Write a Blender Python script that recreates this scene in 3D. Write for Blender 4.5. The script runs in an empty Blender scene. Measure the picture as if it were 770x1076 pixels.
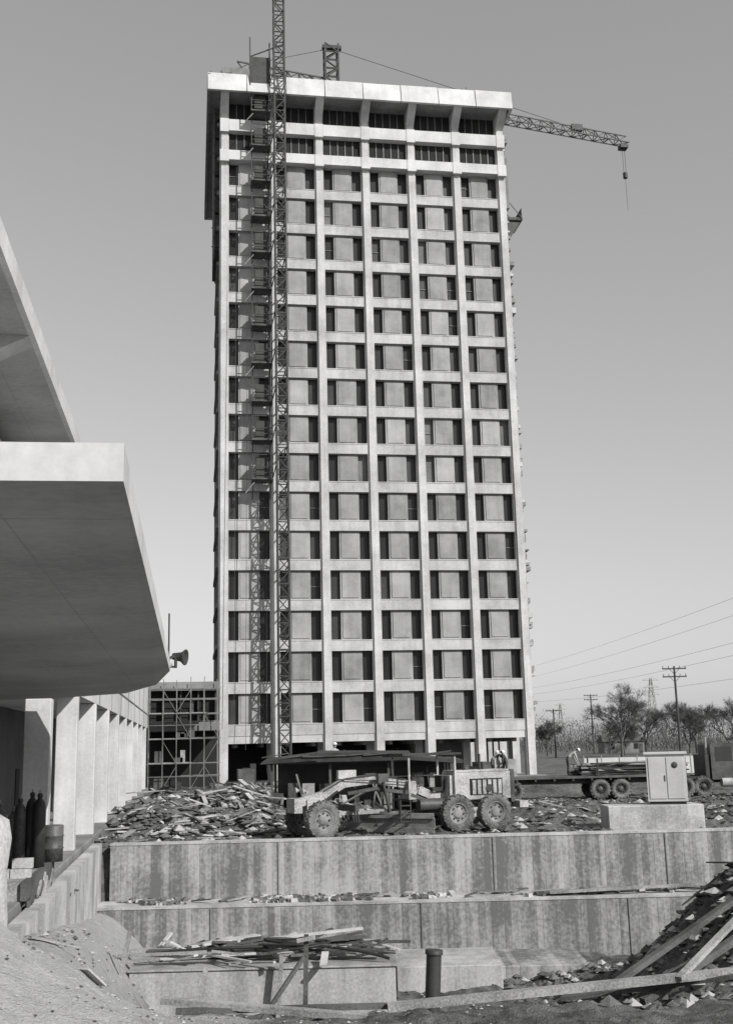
import bpy, math, random
from mathutils import Vector, Matrix, noise
random.seed(7)
S9,C9=math.sin(math.radians(9)),math.cos(math.radians(9))
scene=bpy.context.scene
# ---------------------------------------------------------------- materials
def new_mat(name):
    m=bpy.data.materials.new(name); m.use_nodes=True
    nt=m.node_tree; b=nt.nodes['Principled BSDF']; return m,nt,b
def surf(name,c1,c2,scale=2.0,rough=.9,bump=.2,bdist=.02,streak=0.0,fine=.12,boards=0.0,axis='X',metal=0.0,spec=.3,seam=0.0):
    m,nt,b=new_mat(name); N=nt.nodes; L=nt.links
    tc=N.new('ShaderNodeTexCoord')
    def nz(sc,det,stretch=(1,1,1)):
        mp=N.new('ShaderNodeMapping'); mp.inputs['Scale'].default_value=stretch
        L.new(tc.outputs['Object'],mp.inputs['Vector'])
        n=N.new('ShaderNodeTexNoise'); n.inputs['Scale'].default_value=sc; n.inputs['Detail'].default_value=det
        n.inputs['Roughness'].default_value=.62
        L.new(mp.outputs[0],n.inputs['Vector']); return n.outputs['Fac']
    def math_(op,a,bv,c=None):
        n=N.new('ShaderNodeMath'); n.operation=op
        for i,v in enumerate((a,bv,c)):
            if v is None: continue
            if isinstance(v,(int,float)): n.inputs[i].default_value=v
            else: L.new(v,n.inputs[i])
        return n.outputs[0]
    big=nz(scale*.35,6); fin=nz(scale*9,4)
    f=math_('MULTIPLY_ADD',math_('SUBTRACT',big,.5),2.6,.5)
    f=math_('ADD',f,math_('MULTIPLY',math_('SUBTRACT',fin,.5),fine*8))
    if streak>0:
        st=nz(1.0,4,(2.2,2.2,.12)); f=math_('ADD',f,math_('MULTIPLY',math_('SUBTRACT',st,.5),streak*6))
    hb=math_('ADD',math_('MULTIPLY',fin,.5),big)
    if boards>0:
        sp=N.new('ShaderNodeSeparateXYZ'); L.new(tc.outputs['Object'],sp.inputs[0])
        q=math_('DIVIDE',sp.outputs[axis],boards)
        fl=math_('FLOOR',q,0); wn=N.new('ShaderNodeTexWhiteNoise'); wn.noise_dimensions='1D'; L.new(fl,wn.inputs['W'])
        f=math_('ADD',f,math_('MULTIPLY',math_('SUBTRACT',wn.outputs['Value'],.5),.5))
        fr=math_('FRACT',q,0); ed=math_('LESS_THAN',fr,.08)
        f=math_('SUBTRACT',f,math_('MULTIPLY',ed,.3)); hb=math_('SUBTRACT',hb,math_('MULTIPLY',ed,.35))
    if seam>0:
        sp=N.new('ShaderNodeSeparateXYZ'); L.new(tc.outputs['Object'],sp.inputs[0])
        for ax,ss_ in (('X',seam),('Y',seam*2)):
            ed=math_('LESS_THAN',math_('FRACT',math_('DIVIDE',sp.outputs[ax],ss_),0),.012)
            f=math_('SUBTRACT',f,math_('MULTIPLY',ed,.5))
    cr=N.new('ShaderNodeValToRGB'); e=cr.color_ramp.elements
    e[0].position=.0; e[0].color=(c1,c1,c1,1); e[1].position=1; e[1].color=(c2,c2,c2,1)
    L.new(f,cr.inputs[0]); L.new(cr.outputs[0],b.inputs['Base Color'])
    b.inputs['Roughness'].default_value=rough; b.inputs['Metallic'].default_value=metal
    b.inputs['Specular IOR Level'].default_value=spec
    if bump>0:
        bp=N.new('ShaderNodeBump'); bp.inputs['Strength'].default_value=bump; bp.inputs['Distance'].default_value=bdist
        L.new(hb,bp.inputs['Height']); L.new(bp.outputs[0],b.inputs['Normal'])
    return m
M={}
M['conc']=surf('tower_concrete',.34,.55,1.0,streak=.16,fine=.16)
M['spand']=surf('spandrel_concrete',.30,.50,1.0,streak=.18,fine=.16)
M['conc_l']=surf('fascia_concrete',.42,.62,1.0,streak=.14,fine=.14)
for i,(a,c) in enumerate(((.20,.32),(.23,.35),(.17,.29),(.27,.39))):
    M['panel%d'%i]=surf('precast_panel_%d'%i,a,c,1.5,streak=.16,fine=.14)
M['conc_d']=surf('dark_and_shaded_concrete',.14,.25,1.0,streak=.2)  # dark concrete parts; also paints shade onto the tower's left side
M['wall']=surf('board_formed_concrete',.13,.37,1.0,streak=.42,boards=.2,bump=.5,bdist=.02,fine=.22)
M['cap']=surf('wall_cap_concrete',.24,.50,2,fine=.25,streak=.25)
M['foot']=surf('footing_concrete',.22,.44,1.5,fine=.25,streak=.3)
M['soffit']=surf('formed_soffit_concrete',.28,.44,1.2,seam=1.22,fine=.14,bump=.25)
M['wing']=surf('wing_concrete',.40,.60,1.2,streak=.25,fine=.14)
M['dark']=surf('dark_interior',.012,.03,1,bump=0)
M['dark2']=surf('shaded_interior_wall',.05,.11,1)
M['glass0']=surf('window_glass_dark',.008,.018,.6,rough=.35,bump=0,spec=.3)
M['glass1']=surf('window_glass_dusty',.02,.05,.8,rough=.4,bump=0,spec=.3)
M['glass2']=surf('window_opening_boarded',.08,.18,.8,rough=.8)
M['steel']=surf('dark_steel',.02,.05,5,rough=.6,spec=.4)
M['steel_l']=surf('galvanised_pipe',.20,.34,5,rough=.5,spec=.5)
M['scaf']=surf('scaffold_tube',.09,.20,5,rough=.5,spec=.5)
M['paint']=surf('worn_machine_paint',.16,.48,3,rough=.6,fine=.4,bump=.1)
M['paint_d']=surf('dark_machine_paint',.03,.10,3,rough=.5,fine=.3,bump=.1)
M['rim']=surf('muddy_wheel_rim',.10,.30,6,fine=.4,bump=.3)
M['white']=surf('cabinet_paint',.40,.56,2,rough=.6,fine=.15,bump=.05)
M['rubber']=surf('muddy_rubber',.03,.20,4,fine=.4,bump=.6)
M['wood']=surf('weathered_lumber',.14,.38,3,fine=.3,streak=.1,bump=.4)
M['wood_l']=surf('fresh_lumber',.30,.52,3,fine=.3,bump=.3)
M['wood_d']=surf('dark_lumber',.04,.13,3,fine=.25,bump=.3)
M['pole']=surf('creosote_pole',.04,.09,3)
M['bark']=surf('bare_branches',.06,.13,3,bump=0)
M['twig']=surf('distant_twigs',.08,.17,3,bump=0)
M['cloth_d']=surf('dark_workwear',.03,.07,6); M['cloth_l']=surf('light_workwear',.25,.40,6)
M['denim']=surf('denim_trousers',.06,.12,6); M['skin']=surf('skin',.30,.38,6,bump=.05)
M['hat']=surf('hard_hat_shell',.5,.7,4,rough=.4,bump=0); M['boot']=surf('boots',.02,.05,4)
M['canvas']=surf('tarpaulin',.02,.07,2)
M['hose']=surf('black_rubber_hose',.012,.03,4,rough=.5)
M['sandm']=surf('sand_clod',.28,.46,4)
M['mud']=surf('mud_clod',.04,.17,5,fine=.3,bump=.6)
def ground_mat():
    m,nt,b=new_mat('churned_mud_ground'); N=nt.nodes; L=nt.links
    tc=N.new('ShaderNodeTexCoord')
    def nz(sc,det=8,r=.65):
        n=N.new('ShaderNodeTexNoise'); n.inputs['Scale'].default_value=sc; n.inputs['Detail'].default_value=det; n.inputs['Roughness'].default_value=r
        L.new(tc.outputs['Object'],n.inputs['Vector']); return n.outputs['Fac']
    at=N.new('ShaderNodeAttribute'); at.attribute_name='sand'
    n1=nz(.35); n2=nz(4); n3=nz(30,3)
    mx=N.new('ShaderNodeMath'); mx.operation='MULTIPLY_ADD'; mx.inputs[1].default_value=.6; L.new(n2,mx.inputs[0])
    m2=N.new('ShaderNodeMath'); m2.operation='MULTIPLY'; m2.inputs[1].default_value=.45; L.new(n1,m2.inputs[0]); L.new(m2.outputs[0],mx.inputs[2])
    cr=N.new('ShaderNodeValToRGB'); e=cr.color_ramp.elements
    e[0].position=.40; e[0].color=(.04,.04,.04,1); e[1].position=.70; e[1].color=(.25,.25,.25,1)
    L.new(mx.outputs[0],cr.inputs[0])
    cs=N.new('ShaderNodeValToRGB'); e=cs.color_ramp.elements
    e[0].position=.3; e[0].color=(.30,.30,.30,1); e[1].position=.7; e[1].color=(.60,.60,.60,1)
    m3=N.new('ShaderNodeMath'); m3.operation='MULTIPLY_ADD'; m3.inputs[1].default_value=.5; L.new(n3,m3.inputs[0])
    m4=N.new('ShaderNodeMath'); m4.operation='MULTIPLY'; m4.inputs[1].default_value=.5; L.new(n2,m4.inputs[0]); L.new(m4.outputs[0],m3.inputs[2])
    L.new(m3.outputs[0],cs.inputs[0])
    mix=N.new('ShaderNodeMix'); mix.data_type='RGBA'; L.new(at.outputs['Fac'],mix.inputs['Factor'])
    L.new(cr.outputs[0],mix.inputs[6]); L.new(cs.outputs[0],mix.inputs[7]); L.new(mix.outputs[2],b.inputs['Base Color'])
    b.inputs['Roughness'].default_value=.95; b.inputs['Specular IOR Level'].default_value=.15
    bp=N.new('ShaderNodeBump'); bp.inputs['Strength'].default_value=1.0; bp.inputs['Distance'].default_value=.13
    L.new(m3.outputs[0],bp.inputs['Height']); L.new(bp.outputs[0],b.inputs['Normal'])
    return m
M['ground']=ground_mat()
# ---------------------------------------------------------------- mesh builder
class MB:
    def __init__(s): s.v=[];s.f=[];s.m=[];s.mats=[];s.T=Matrix.Identity(4);s.sm=[]
    def mi(s,k):
        if k not in s.mats: s.mats.append(k)
        return s.mats.index(k)
    def add(s,vs,fs,k,smooth=False):
        o=len(s.v); s.v+= [tuple(s.T@Vector(p)) for p in vs]
        i=s.mi(k)
        for f in fs: s.f.append([a+o for a in f]); s.m.append(i); s.sm.append(smooth)
    def box(s,x0,x1,y0,y1,z0,z1,k):
        s.add([(x0,y0,z0),(x1,y0,z0),(x1,y1,z0),(x0,y1,z0),(x0,y0,z1),(x1,y0,z1),(x1,y1,z1),(x0,y1,z1)],
              [(3,2,1,0),(4,5,6,7),(0,1,5,4),(1,2,6,5),(2,3,7,6),(3,0,4,7)],k)
    def hexa(s,a,b,k):
        s.add(list(a)+list(b),[(3,2,1,0),(4,5,6,7),(0,1,5,4),(1,2,6,5),(2,3,7,6),(3,0,4,7)],k)
    def sideprism(s,poly,y0,y1,k):
        n=len(poly)
        s.add([(x,y0,z) for x,z in poly]+[(x,y1,z) for x,z in poly],
              [tuple(range(n)),tuple(range(n,2*n))[::-1]]+[((i+1)%n,i,n+i,n+(i+1)%n) for i in range(n)],k)
    def beam(s,p,q,w,h,k,up=(0,0,1)):
        p=Vector(p);q=Vector(q);d=q-p
        if d.length<1e-6:return
        d.normalize();u=Vector(up)
        if abs(d.dot(u))>.98:u=Vector((0,1,0))
        a=d.cross(u).normalized();b=a.cross(d)
        c=[-a*w/2-b*h/2,a*w/2-b*h/2,a*w/2+b*h/2,-a*w/2+b*h/2]
        s.add([p+x for x in c]+[q+x for x in c],[(3,2,1,0),(4,5,6,7),(0,1,5,4),(1,2,6,5),(2,3,7,6),(3,0,4,7)],k)
    def cyl(s,p,q,r0,k,r1=None,n=10,smooth=True,caps=True):
        if r1 is None:r1=r0
        p=Vector(p);q=Vector(q);d=(q-p).normalized();u=Vector((0,0,1)) if abs(d.z)<.95 else Vector((1,0,0))
        a=d.cross(u).normalized();b=a.cross(d)
        vs=[];fs=[]
        for c,r in((p,r0),(q,r1)):
            for i in range(n):
                t=2*math.pi*i/n; vs.append(c+a*math.cos(t)*r+b*math.sin(t)*r)
        for i in range(n): fs.append((i,(i+1)%n,n+(i+1)%n,n+i))
        s.add(vs,fs,k,smooth)
        if caps:
            s.add(vs[:n],[tuple(range(n))[::-1]],k);s.add(vs[n:],[tuple(range(n))],k)
    def lathe(s,c,axis,prof,k,n=24,smooth=True):
        c=Vector(c);d=Vector(axis).normalized();u=Vector((0,0,1)) if abs(d.z)<.95 else Vector((1,0,0))
        a=d.cross(u).normalized();b=a.cross(d);vs=[];fs=[]
        for o,r in prof:
            for i in range(n):
                t=2*math.pi*i/n; vs.append(c+d*o+a*math.cos(t)*r+b*math.sin(t)*r)
        for j in range(len(prof)-1):
            for i in range(n): fs.append((j*n+i,j*n+(i+1)%n,(j+1)*n+(i+1)%n,(j+1)*n+i))
        s.add(vs,fs,k,smooth)
    def lattice(s,p,q,w,seg,r,k,tri=False):
        p=Vector(p);q=Vector(q);d=(q-p);Ln=d.length;d.normalize();u=Vector((0,0,1)) if abs(d.z)<.9 else Vector((0,1,0))
        a=d.cross(u).normalized();b=a.cross(d)
        if tri: cs=[-a*w/2,a*w/2,b*w]
        else: cs=[-a*w/2-b*w/2,a*w/2-b*w/2,a*w/2+b*w/2,-a*w/2+b*w/2]
        for c in cs: s.beam(p+c,q+c,r*1.6,r*1.6,k)
        n=max(1,int(round(Ln/seg)))
        for i in range(n):
            t0=p+d*(Ln*i/n);t1=p+d*(Ln*(i+1)/n)
            for j in range(len(cs)):
                c0=cs[j];c1=cs[(j+1)%len(cs)]
                if i%2:c0,c1=c1,c0
                s.beam(t0+c0,t1+c1,r,r,k); s.beam(t0+c0,t0+c1,r,r,k)
    def obj(s,name,parent=None,rot=0,bevel=0):
        me=bpy.data.meshes.new(name); me.from_pydata([tuple(v) for v in s.v],[],s.f)
        for k in s.mats: me.materials.append(M[k])
        me.polygons.foreach_set('material_index',s.m); me.polygons.foreach_set('use_smooth',s.sm)
        me.update(); o=bpy.data.objects.new(name,me); scene.collection.objects.link(o)
        if parent:o.parent=parent
        elif rot:o.rotation_euler=(0,0,rot)
        if bevel:
            md=o.modifiers.new('b','BEVEL');md.width=bevel;md.segments=1;md.limit_method='ANGLE';md.angle_limit=math.radians(50)
        return o
def empty(name,rot=0):
    e=bpy.data.objects.new(name,None);e.empty_display_size=.5;scene.collection.objects.link(e);e.rotation_euler=(0,0,rot);return e
SR=math.radians(-9)
def site(r,d): return (C9*r+S9*d, -S9*r+C9*d)
# ---------------------------------------------------------------- terrain
def interp(t,pts):
    if t<=pts[0][0]:return pts[0][1]
    for (a,b),(c,e) in zip(pts,pts[1:]):
        if t<=c:return b+(e-b)*(t-a)/(c-a)
    return pts[-1][1]
def ss(t): t=max(0,min(1,t)); return t*t*(3-2*t)
PIT=[(-100,1.3),(3,1.4),(7,1.1),(12,.1),(15,-.5),(20,-1.25),(22,-2.0),(26.5,-3.4)]
LEFT=[(-100,1.3),(7,1.1),(12,.7),(18,.2),(24,0)]
HEAPS=[(-8.5,47,1.1,1.6),(-5.5,50,1.2,1.8),(-6.5,56,1.5,2.2),(-3,58,1.1,2),(-9.5,53,1.0,1.6),(-7,42.5,.6,1.1),(-4.6,44,.65,1.0),(-1,49,.7,1.6),(6.8,49,.7,1.6),(9,53,.6,2),(14,46,.6,1.4),(13.5,50,.5,1.8),(17,44,.5,1.5),(7,44.6,.4,1.0)]
def H(X,d,rough=True):
    Y=(d-S9*X)/C9; r=(X-S9*d)/C9
    g2=0
    if d<38.65:
        zp=interp(d,PIT)
        if X>-3.05:
            zs=interp(Y,[(16,.3),(22.7,-.15),(37,-1.8)]); q=ss((-.5-X)/2.3)
            if d>17: zp=zp*(1-q*ss((d-17)/4))+max(zs,zp)*q*ss((d-17)/4)
        zl=interp(d,LEFT)
        wd=2.6*(1-ss((d-18)/5))+.04
        t=ss((-3.05-X)/wd+.5)
        z=zp*(1-t)+zl*t
    else: z=0.0; t=0
    sand=0
    if d<38.5:
        g=1.8*math.exp(-((r+5.6)/2.6)**2-((d-13)/4.2)**2); z+=g; sand=min(1,g*2.2)
        if d<20: sand=max(sand,ss((-1.0-r)/2))
        if X>-3.05: sand=max(sand,.8*ss((-.3-X)/1.5))
        g2=math.exp(-(max(0,(9.4-r))/3.0)**2-((d-27)/4.5)**2)*4.0; z+=g2
    else:
        for (hr,hd,hh,hs) in HEAPS:
            q=((r-hr)**2+(d-hd)**2*.6)/hs**2
            if q<6: z+=hh*math.exp(-q)*.8
    if rough:
        v=Vector((X,Y,0)); far=interp(abs(d),[(0,1),(60,1),(120,.5),(400,.3)])
        amp=.13 if sand<.3 else .05
        nn=noise.fractal(v*.45,1,2,4)*1.5+noise.fractal(v*2.3+Vector((9,3,1)),.7,2,3)*.9
        if 38.6<d<39.6: amp*=.3
        if d<38.5 and g2>.3: amp=.2
        z+=nn*amp*far
        if 42<d<96: z+=max(0,noise.noise(v*.25+Vector((4,7,2))))*.45
    return z,sand
def gz(X,Y): return H(X,S9*X+C9*Y)[0]
def build_ground():
    xs=[-2500,-1200,-600,-300,-160,-90,-55,-35,-24,-18]
    x=-15
    while x<30:
        if x<-3.15 or x>-2.9: xs.append(x)
        x+=.2
    xs+=[-3.1,-3.0]; xs+=[31,33,36,40,46,54,65,80,100,140,200,300,500,900,1600,3000]; xs=sorted(xs)
    ds=[-300,-60,-20,-8,0,3,5]; d=6
    while d<38.4: ds.append(d); d+=.18
    ds+=[38.6,38.75,38.9]; d=39.1
    while d<66: ds.append(d); d+=.22
    while d<110: ds.append(d); d+=.8
    ds+=[115,125,140,170,210,270,360,500,800,1300,2200,4000]
    vs=[];sa=[]
    for d in ds:
        for x in xs:
            z,s=H(x,d); vs.append((x,(d-S9*x)/C9,z)); sa.append(s)
    n=len(xs); fs=[(j*n+i,j*n+i+1,(j+1)*n+i+1,(j+1)*n+i) for j in range(len(ds)-1) for i in range(n-1)]
    me=bpy.data.meshes.new('ground');me.from_pydata(vs,[],fs)
    a=me.attributes.new('sand','FLOAT','POINT');a.data.foreach_set('value',sa)
    me.materials.append(M['ground']);me.polygons.foreach_set('use_smooth',[True]*len(fs))
    o=bpy.data.objects.new('ground',me);scene.collection.objects.link(o)
build_ground()
# ---------------------------------------------------------------- tower
def tower():
    T=empty('high_rise_office_tower')
    X0,B,NB=2.7,4.625,6; P,WH,Z0=3.68,2.68,5.2; Yf=100; Yb=123.5
    X1=X0+B*NB; CW=.44; PW=.95
    fr=MB()
    for i in range(NB+1):
        x=X0+B*i
        fr.box(x-CW,x+CW,Yf+.12,Yf+.9,-.5,66.4,'spand'); fr.box(x-.30,x+.30,Yf-.06,Yf+.118,-.5,66.4,'conc')
    for r in range(16):
        zb=Z0-1.0+P*r
        for i in range(NB):
            a=X0+B*i+CW;b=X0+B*(i+1)-CW
            fr.box(a,b,Yf+.15,Yf+.9,zb,zb+.93,'spand');fr.box(a,b,Yf+.11,Yf+.9,zb+.93,zb+1.0,'conc')
    fr.box(X0-.5,X1+.5,Yf+.2,Yf+1.1,3.55,4.195,'conc')
    fr.obj('concrete_frame',T)
    pn=MB();gl=MB();md=MB()
    for r in range(15):
        z=Z0+P*r
        for i in range(NB):
            c=X0+B*(i+.5); k='panel%d'%random.choice((0,0,1,1,2,3))
            pn.box(c-PW,c+PW,Yf+.42,Yf+.80,z+.0,z+WH,k)
            pn.box(c-PW+.17,c+PW-.17,Yf+.35,Yf+.417,z+.18,z+WH-.22,k)
            pn.box(c-PW+.03,c+PW-.03,Yf+.40,Yf+.419,z+WH-.16,z+WH-.04,'conc_d')
            for sx in(-1,1):
                x0=c+sx*PW;x1=c+sx*(B/2-CW);a,b=min(x0,x1),max(x0,x1)
                g=random.choices(('glass0','glass1','glass2'),(10,2,.25))[0]
                gl.box(a,b,Yf+.78,Yf+.84,z,z+WH,g)
                md.box(a,a+.04,Yf+.68,Yf+.778,z,z+WH,'scaf');md.box(b-.04,b,Yf+.68,Yf+.778,z,z+WH,'steel')  # left jamb painted lighter as sunlit, right jamb darker as shaded
                md.box(a+.04,b-.04,Yf+.68,Yf+.77,z+.0,z+.06,'scaf')
                if random.random()<.15: md.box(a+.04,b-.04,Yf+.7,Yf+.77,z+WH*.45,z+WH*.45+.05,'scaf')
    pn.obj('precast_wall_panels',T);gl.obj('window_glass',T);md.obj('window_frames',T)
    tp=MB()
    for i in range(NB):
        a=X0+B*i+CW;b=X0+B*(i+1)-CW
        tp.box(a,b,Yf-.40,Yf+.8,59.2,60.2,'conc_l')
        tp.box(a,b,Yf-.30,Yf+.8,62.35,63.55,'conc_l')
        tp.box(a,b,Yf+.3,Yf+.8,66.0,66.4,'conc')
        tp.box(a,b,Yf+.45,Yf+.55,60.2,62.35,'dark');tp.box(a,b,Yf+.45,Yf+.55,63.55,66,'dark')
        for j in range(1,5):
            x=a+(b-a)*j/5
            tp.box(x-.04,x+.04,Yf+.38,Yf+.449,60.2,62.35,'scaf');tp.box(x-.04,x+.04,Yf+.38,Yf+.449,63.55,66,'scaf')
    for i in range(NB+1):
        x=X0+B*i
        tp.box(x-.44,x+.44,Yf-.45,Yf-.063,59.0,60.2,'conc_l')
        tp.box(x-.42,x+.42,Yf-.35,Yf-.063,62.2,63.6,'conc_l')
        tp.hexa([(x-.4,Yf-.6,64.7),(x+.4,Yf-.6,64.7),(x+.4,Yf-.063,64.2),(x-.4,Yf-.063,64.2)],
                [(x-.4,Yf-2.0,65.62),(x+.4,Yf-2.0,65.62),(x+.4,Yf-.063,65.62),(x-.4,Yf-.063,65.62)],'conc')
    FX0,FX1,FY=X0-1.7,X1+.95,Yf-2.2
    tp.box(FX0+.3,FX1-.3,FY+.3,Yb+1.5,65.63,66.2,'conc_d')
    n=8; w=(FX1-FX0)/n
    for i in range(n):
        a=FX0+w*i+.04;b=FX0+w*(i+1)-.04;t=random.uniform(-.06,.06)
        tp.hexa([(a,FY,65.5),(b,FY,65.5),(b,FY+.3,65.5),(a,FY+.3,65.5)],[(a,FY+.4+t,67.5),(b,FY+.4+t,67.5),(b,FY+.75,67.5+t),(a,FY+.75,67.5+t)],'conc_l')
    for i in range(6):
        w2=(Yb+1.5-FY)/6;a=FY+.32+w2*i;b=a+w2-.06
        tp.box(FX0,FX0+.3,a,b,65.5,67.4,'conc_d');tp.box(FX1-.3,FX1,a,b,65.5,67.4,'conc_l')  # left fascia painted darker as the shaded end, right one in the lit tone
    tp.box(FX0,FX1,Yb+1.6,Yb+1.9,65.5,67.4,'conc')
    tp.obj('roof_and_plant_storeys',T)
    sd=MB()
    nb=5;bw=(Yb-Yf-.9)/nb
    for (xa,xb,gx,k) in((X0-.40,X0+.3,X0+.1,'conc_d'),(X1-.3,X1+.40,X1-.1,'conc')):  # left elevation takes a darker copy: its shade is put into the colour
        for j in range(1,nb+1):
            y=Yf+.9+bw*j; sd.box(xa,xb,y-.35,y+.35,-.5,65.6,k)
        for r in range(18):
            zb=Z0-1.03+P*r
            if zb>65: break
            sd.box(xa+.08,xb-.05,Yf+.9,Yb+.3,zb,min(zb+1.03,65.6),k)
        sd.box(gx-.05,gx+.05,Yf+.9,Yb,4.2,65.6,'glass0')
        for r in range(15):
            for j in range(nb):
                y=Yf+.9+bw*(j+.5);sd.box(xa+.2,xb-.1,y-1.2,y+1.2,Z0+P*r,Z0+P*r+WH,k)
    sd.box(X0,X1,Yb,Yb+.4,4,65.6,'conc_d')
    sd.obj('side_elevations',T)
    g=MB()
    for i in range(NB+1):
        for y in(Yf+6,Yf+12,Yf+18,Yf+23): g.box(X0+B*i-.36,X0+B*i+.36,y-.36,y+.36,-.5,4.1,'conc')
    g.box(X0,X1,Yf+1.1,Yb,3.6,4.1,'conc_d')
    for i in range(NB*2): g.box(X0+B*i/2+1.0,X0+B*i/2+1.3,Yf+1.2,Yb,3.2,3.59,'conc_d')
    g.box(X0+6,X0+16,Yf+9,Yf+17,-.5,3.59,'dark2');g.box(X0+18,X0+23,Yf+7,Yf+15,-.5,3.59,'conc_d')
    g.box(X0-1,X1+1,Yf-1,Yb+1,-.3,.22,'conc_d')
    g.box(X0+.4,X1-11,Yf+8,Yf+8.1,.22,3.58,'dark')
    for k in range(16):
        x=random.uniform(X0,X1-1);w=random.uniform(.4,1.6);yy=Yf-1.1-random.random()*2;g.box(x,x+w,yy,Yf-.2,.0,random.uniform(.6,1.9),random.choice(('wood','wood_d','conc_d','steel')))
    g.obj('open_ground_storey',T)
    e=MB()
    for k in range(190):
        z=random.uniform(4,64);w=random.uniform(.08,.6);e.box(X1+.441,X1+.441+w,Yf+random.uniform(.3,2),Yf+3,z,z+random.uniform(.1,.7),random.choice(('conc','wood','conc_d','wood')))
    for r in range(8):
        z=50.5+r*2.0;e.box(X0-1.0,X0-.45,Yf+1.5,Yf+9,z,z+1.7,'wood_d' if r%2 else 'steel')
        e.beam((X0-1.2,Yf+1.4,z+.3),(X0-.5,Yf+1.4,z+.3+random.uniform(-.4,.4)),.08,.08,'wood_d')
    e.beam((X0-.95,Yf+1.3,49.5),(X0-.95,Yf+1.3,66),.12,.12,'wood_d')
    for k in range(17): e.box(X0-.68,X0-.441,Yf+1,Yf+14,4.6+k*3.68,4.95+k*3.68,'conc_d')
    e.box(X1+.45,X1+2.3,Yf+1,Yf+4,55.0,55.3,'wood_d')
    e.beam((X1+.45,Yf+.9,57.5),(X1+2.3,Yf+.9,55.1),.06,.06,'steel');e.box(X1+2.2,X1+2.28,Yf+1,Yf+4,55.3,56.3,'wood_d')
    e.hexa([(X1+.45,Yf+1.2,52.8),(X1+.8,Yf+1.2,52.8),(X1+.8,Yf+3.8,52.8),(X1+.45,Yf+3.8,52.8)],[(X1+.45,Yf+1.2,54.98),(X1+2.2,Yf+1.2,54.98),(X1+2.2,Yf+3.8,54.98),(X1+.45,Yf+3.8,54.98)],'steel')
    e.box(X1+.45,X1+.85,Yf+.5,Yf+1.5,56,61.5,'conc_d')
    for k in range(14):
        x=FX0+.4+k*.35 if k<5 else X0+random.uniform(4,28)
        e.beam((x,Yf,66.2),(x+random.uniform(-.2,.4),Yf,68.6+random.uniform(-.6,.5)),.07,.07,'steel')
    e.beam((FX0+.2,Yf,68.3),(FX0+2.4,Yf,68.8),.06,.06,'steel')
    e.obj('edge_formwork',T)
tower()
def hoist():
    m=MB();x,y=7.9,97.7
    m.lattice((x,y,0),(x,y,84),1.0,1.15,.085,'steel')
    for r in range(1,18,1):
        z=4.2+3.68*r
        if z<66: m.beam((x-.4,y+.5,z),(x-.4,99.9,z),.1,.1,'steel');m.beam((x+.4,y+.5,z),(x+.4,99.9,z),.1,.1,'steel')
    m.box(x-.8,x+.8,y-.8,y+.8,83.5,83.7,'steel')
    m.box(x-1.3,x+1.3,y-1.3,y+1.3,-.3,.35,'conc_d')
    m.obj('construction_hoist_mast')
    p=MB()
    for r in range(6,17):
        z=5.2+3.68*r-.35
        xa=5.2
        p.box(xa,xa+1.9,98.2,99.9,z,z+.14,'wood_d')
        for a in(xa+.05,xa+1.85): p.beam((a,98.25,z),(a,98.25,z+2.4),.09,.09,'steel')
        for h in(.6,1.15,2.3): p.beam((xa,98.25,z+h),(xa+1.9,98.25,z+h),.07,.07,'steel')
        p.box(xa+.35,xa+1.5,98.5,99.4,z+.14,z+1.65+random.uniform(0,.6),'steel')
        p.beam((xa+.1,99.9,z-1.5),(xa+.1,98.3,z),.09,.09,'steel');p.beam((xa+1.7,99.9,z-1.5),(xa+1.7,98.3,z),.09,.09,'steel')
        p.beam((xa+1.9,98.3,z+.2),(xa+2.3,97.9,z+1.9),.07,.07,'steel')
        if random.random()<.6: p.beam((xa+.2,98.24,z-.3),(xa-.6,98.24,z-1.3),.06,.06,'wood')
    p.box(5.1,7.1,98,98.1,66.4,69.4,'steel');p.box(5.1,7.2,98,100,66.3,66.5,'steel')
    p.beam((5.1,98,69.4),(8.4,98,71),.1,.1,'steel');p.beam((5.1,98,66),(5.1,98,71.5),.12,.12,'steel');p.beam((7.0,98,66),(7.0,98,71.0),.12,.12,'steel')
    for (xx,y2,z0,z1) in((3.6,98.6,6,58),(6.4,98.3,1,66),(4.6,98.9,3,45)): p.beam((xx,y2,z0),(xx+.25,y2+.3,z1),.035,.035,'steel')
    p.obj('hoist_landing_platforms')
hoist()
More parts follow.
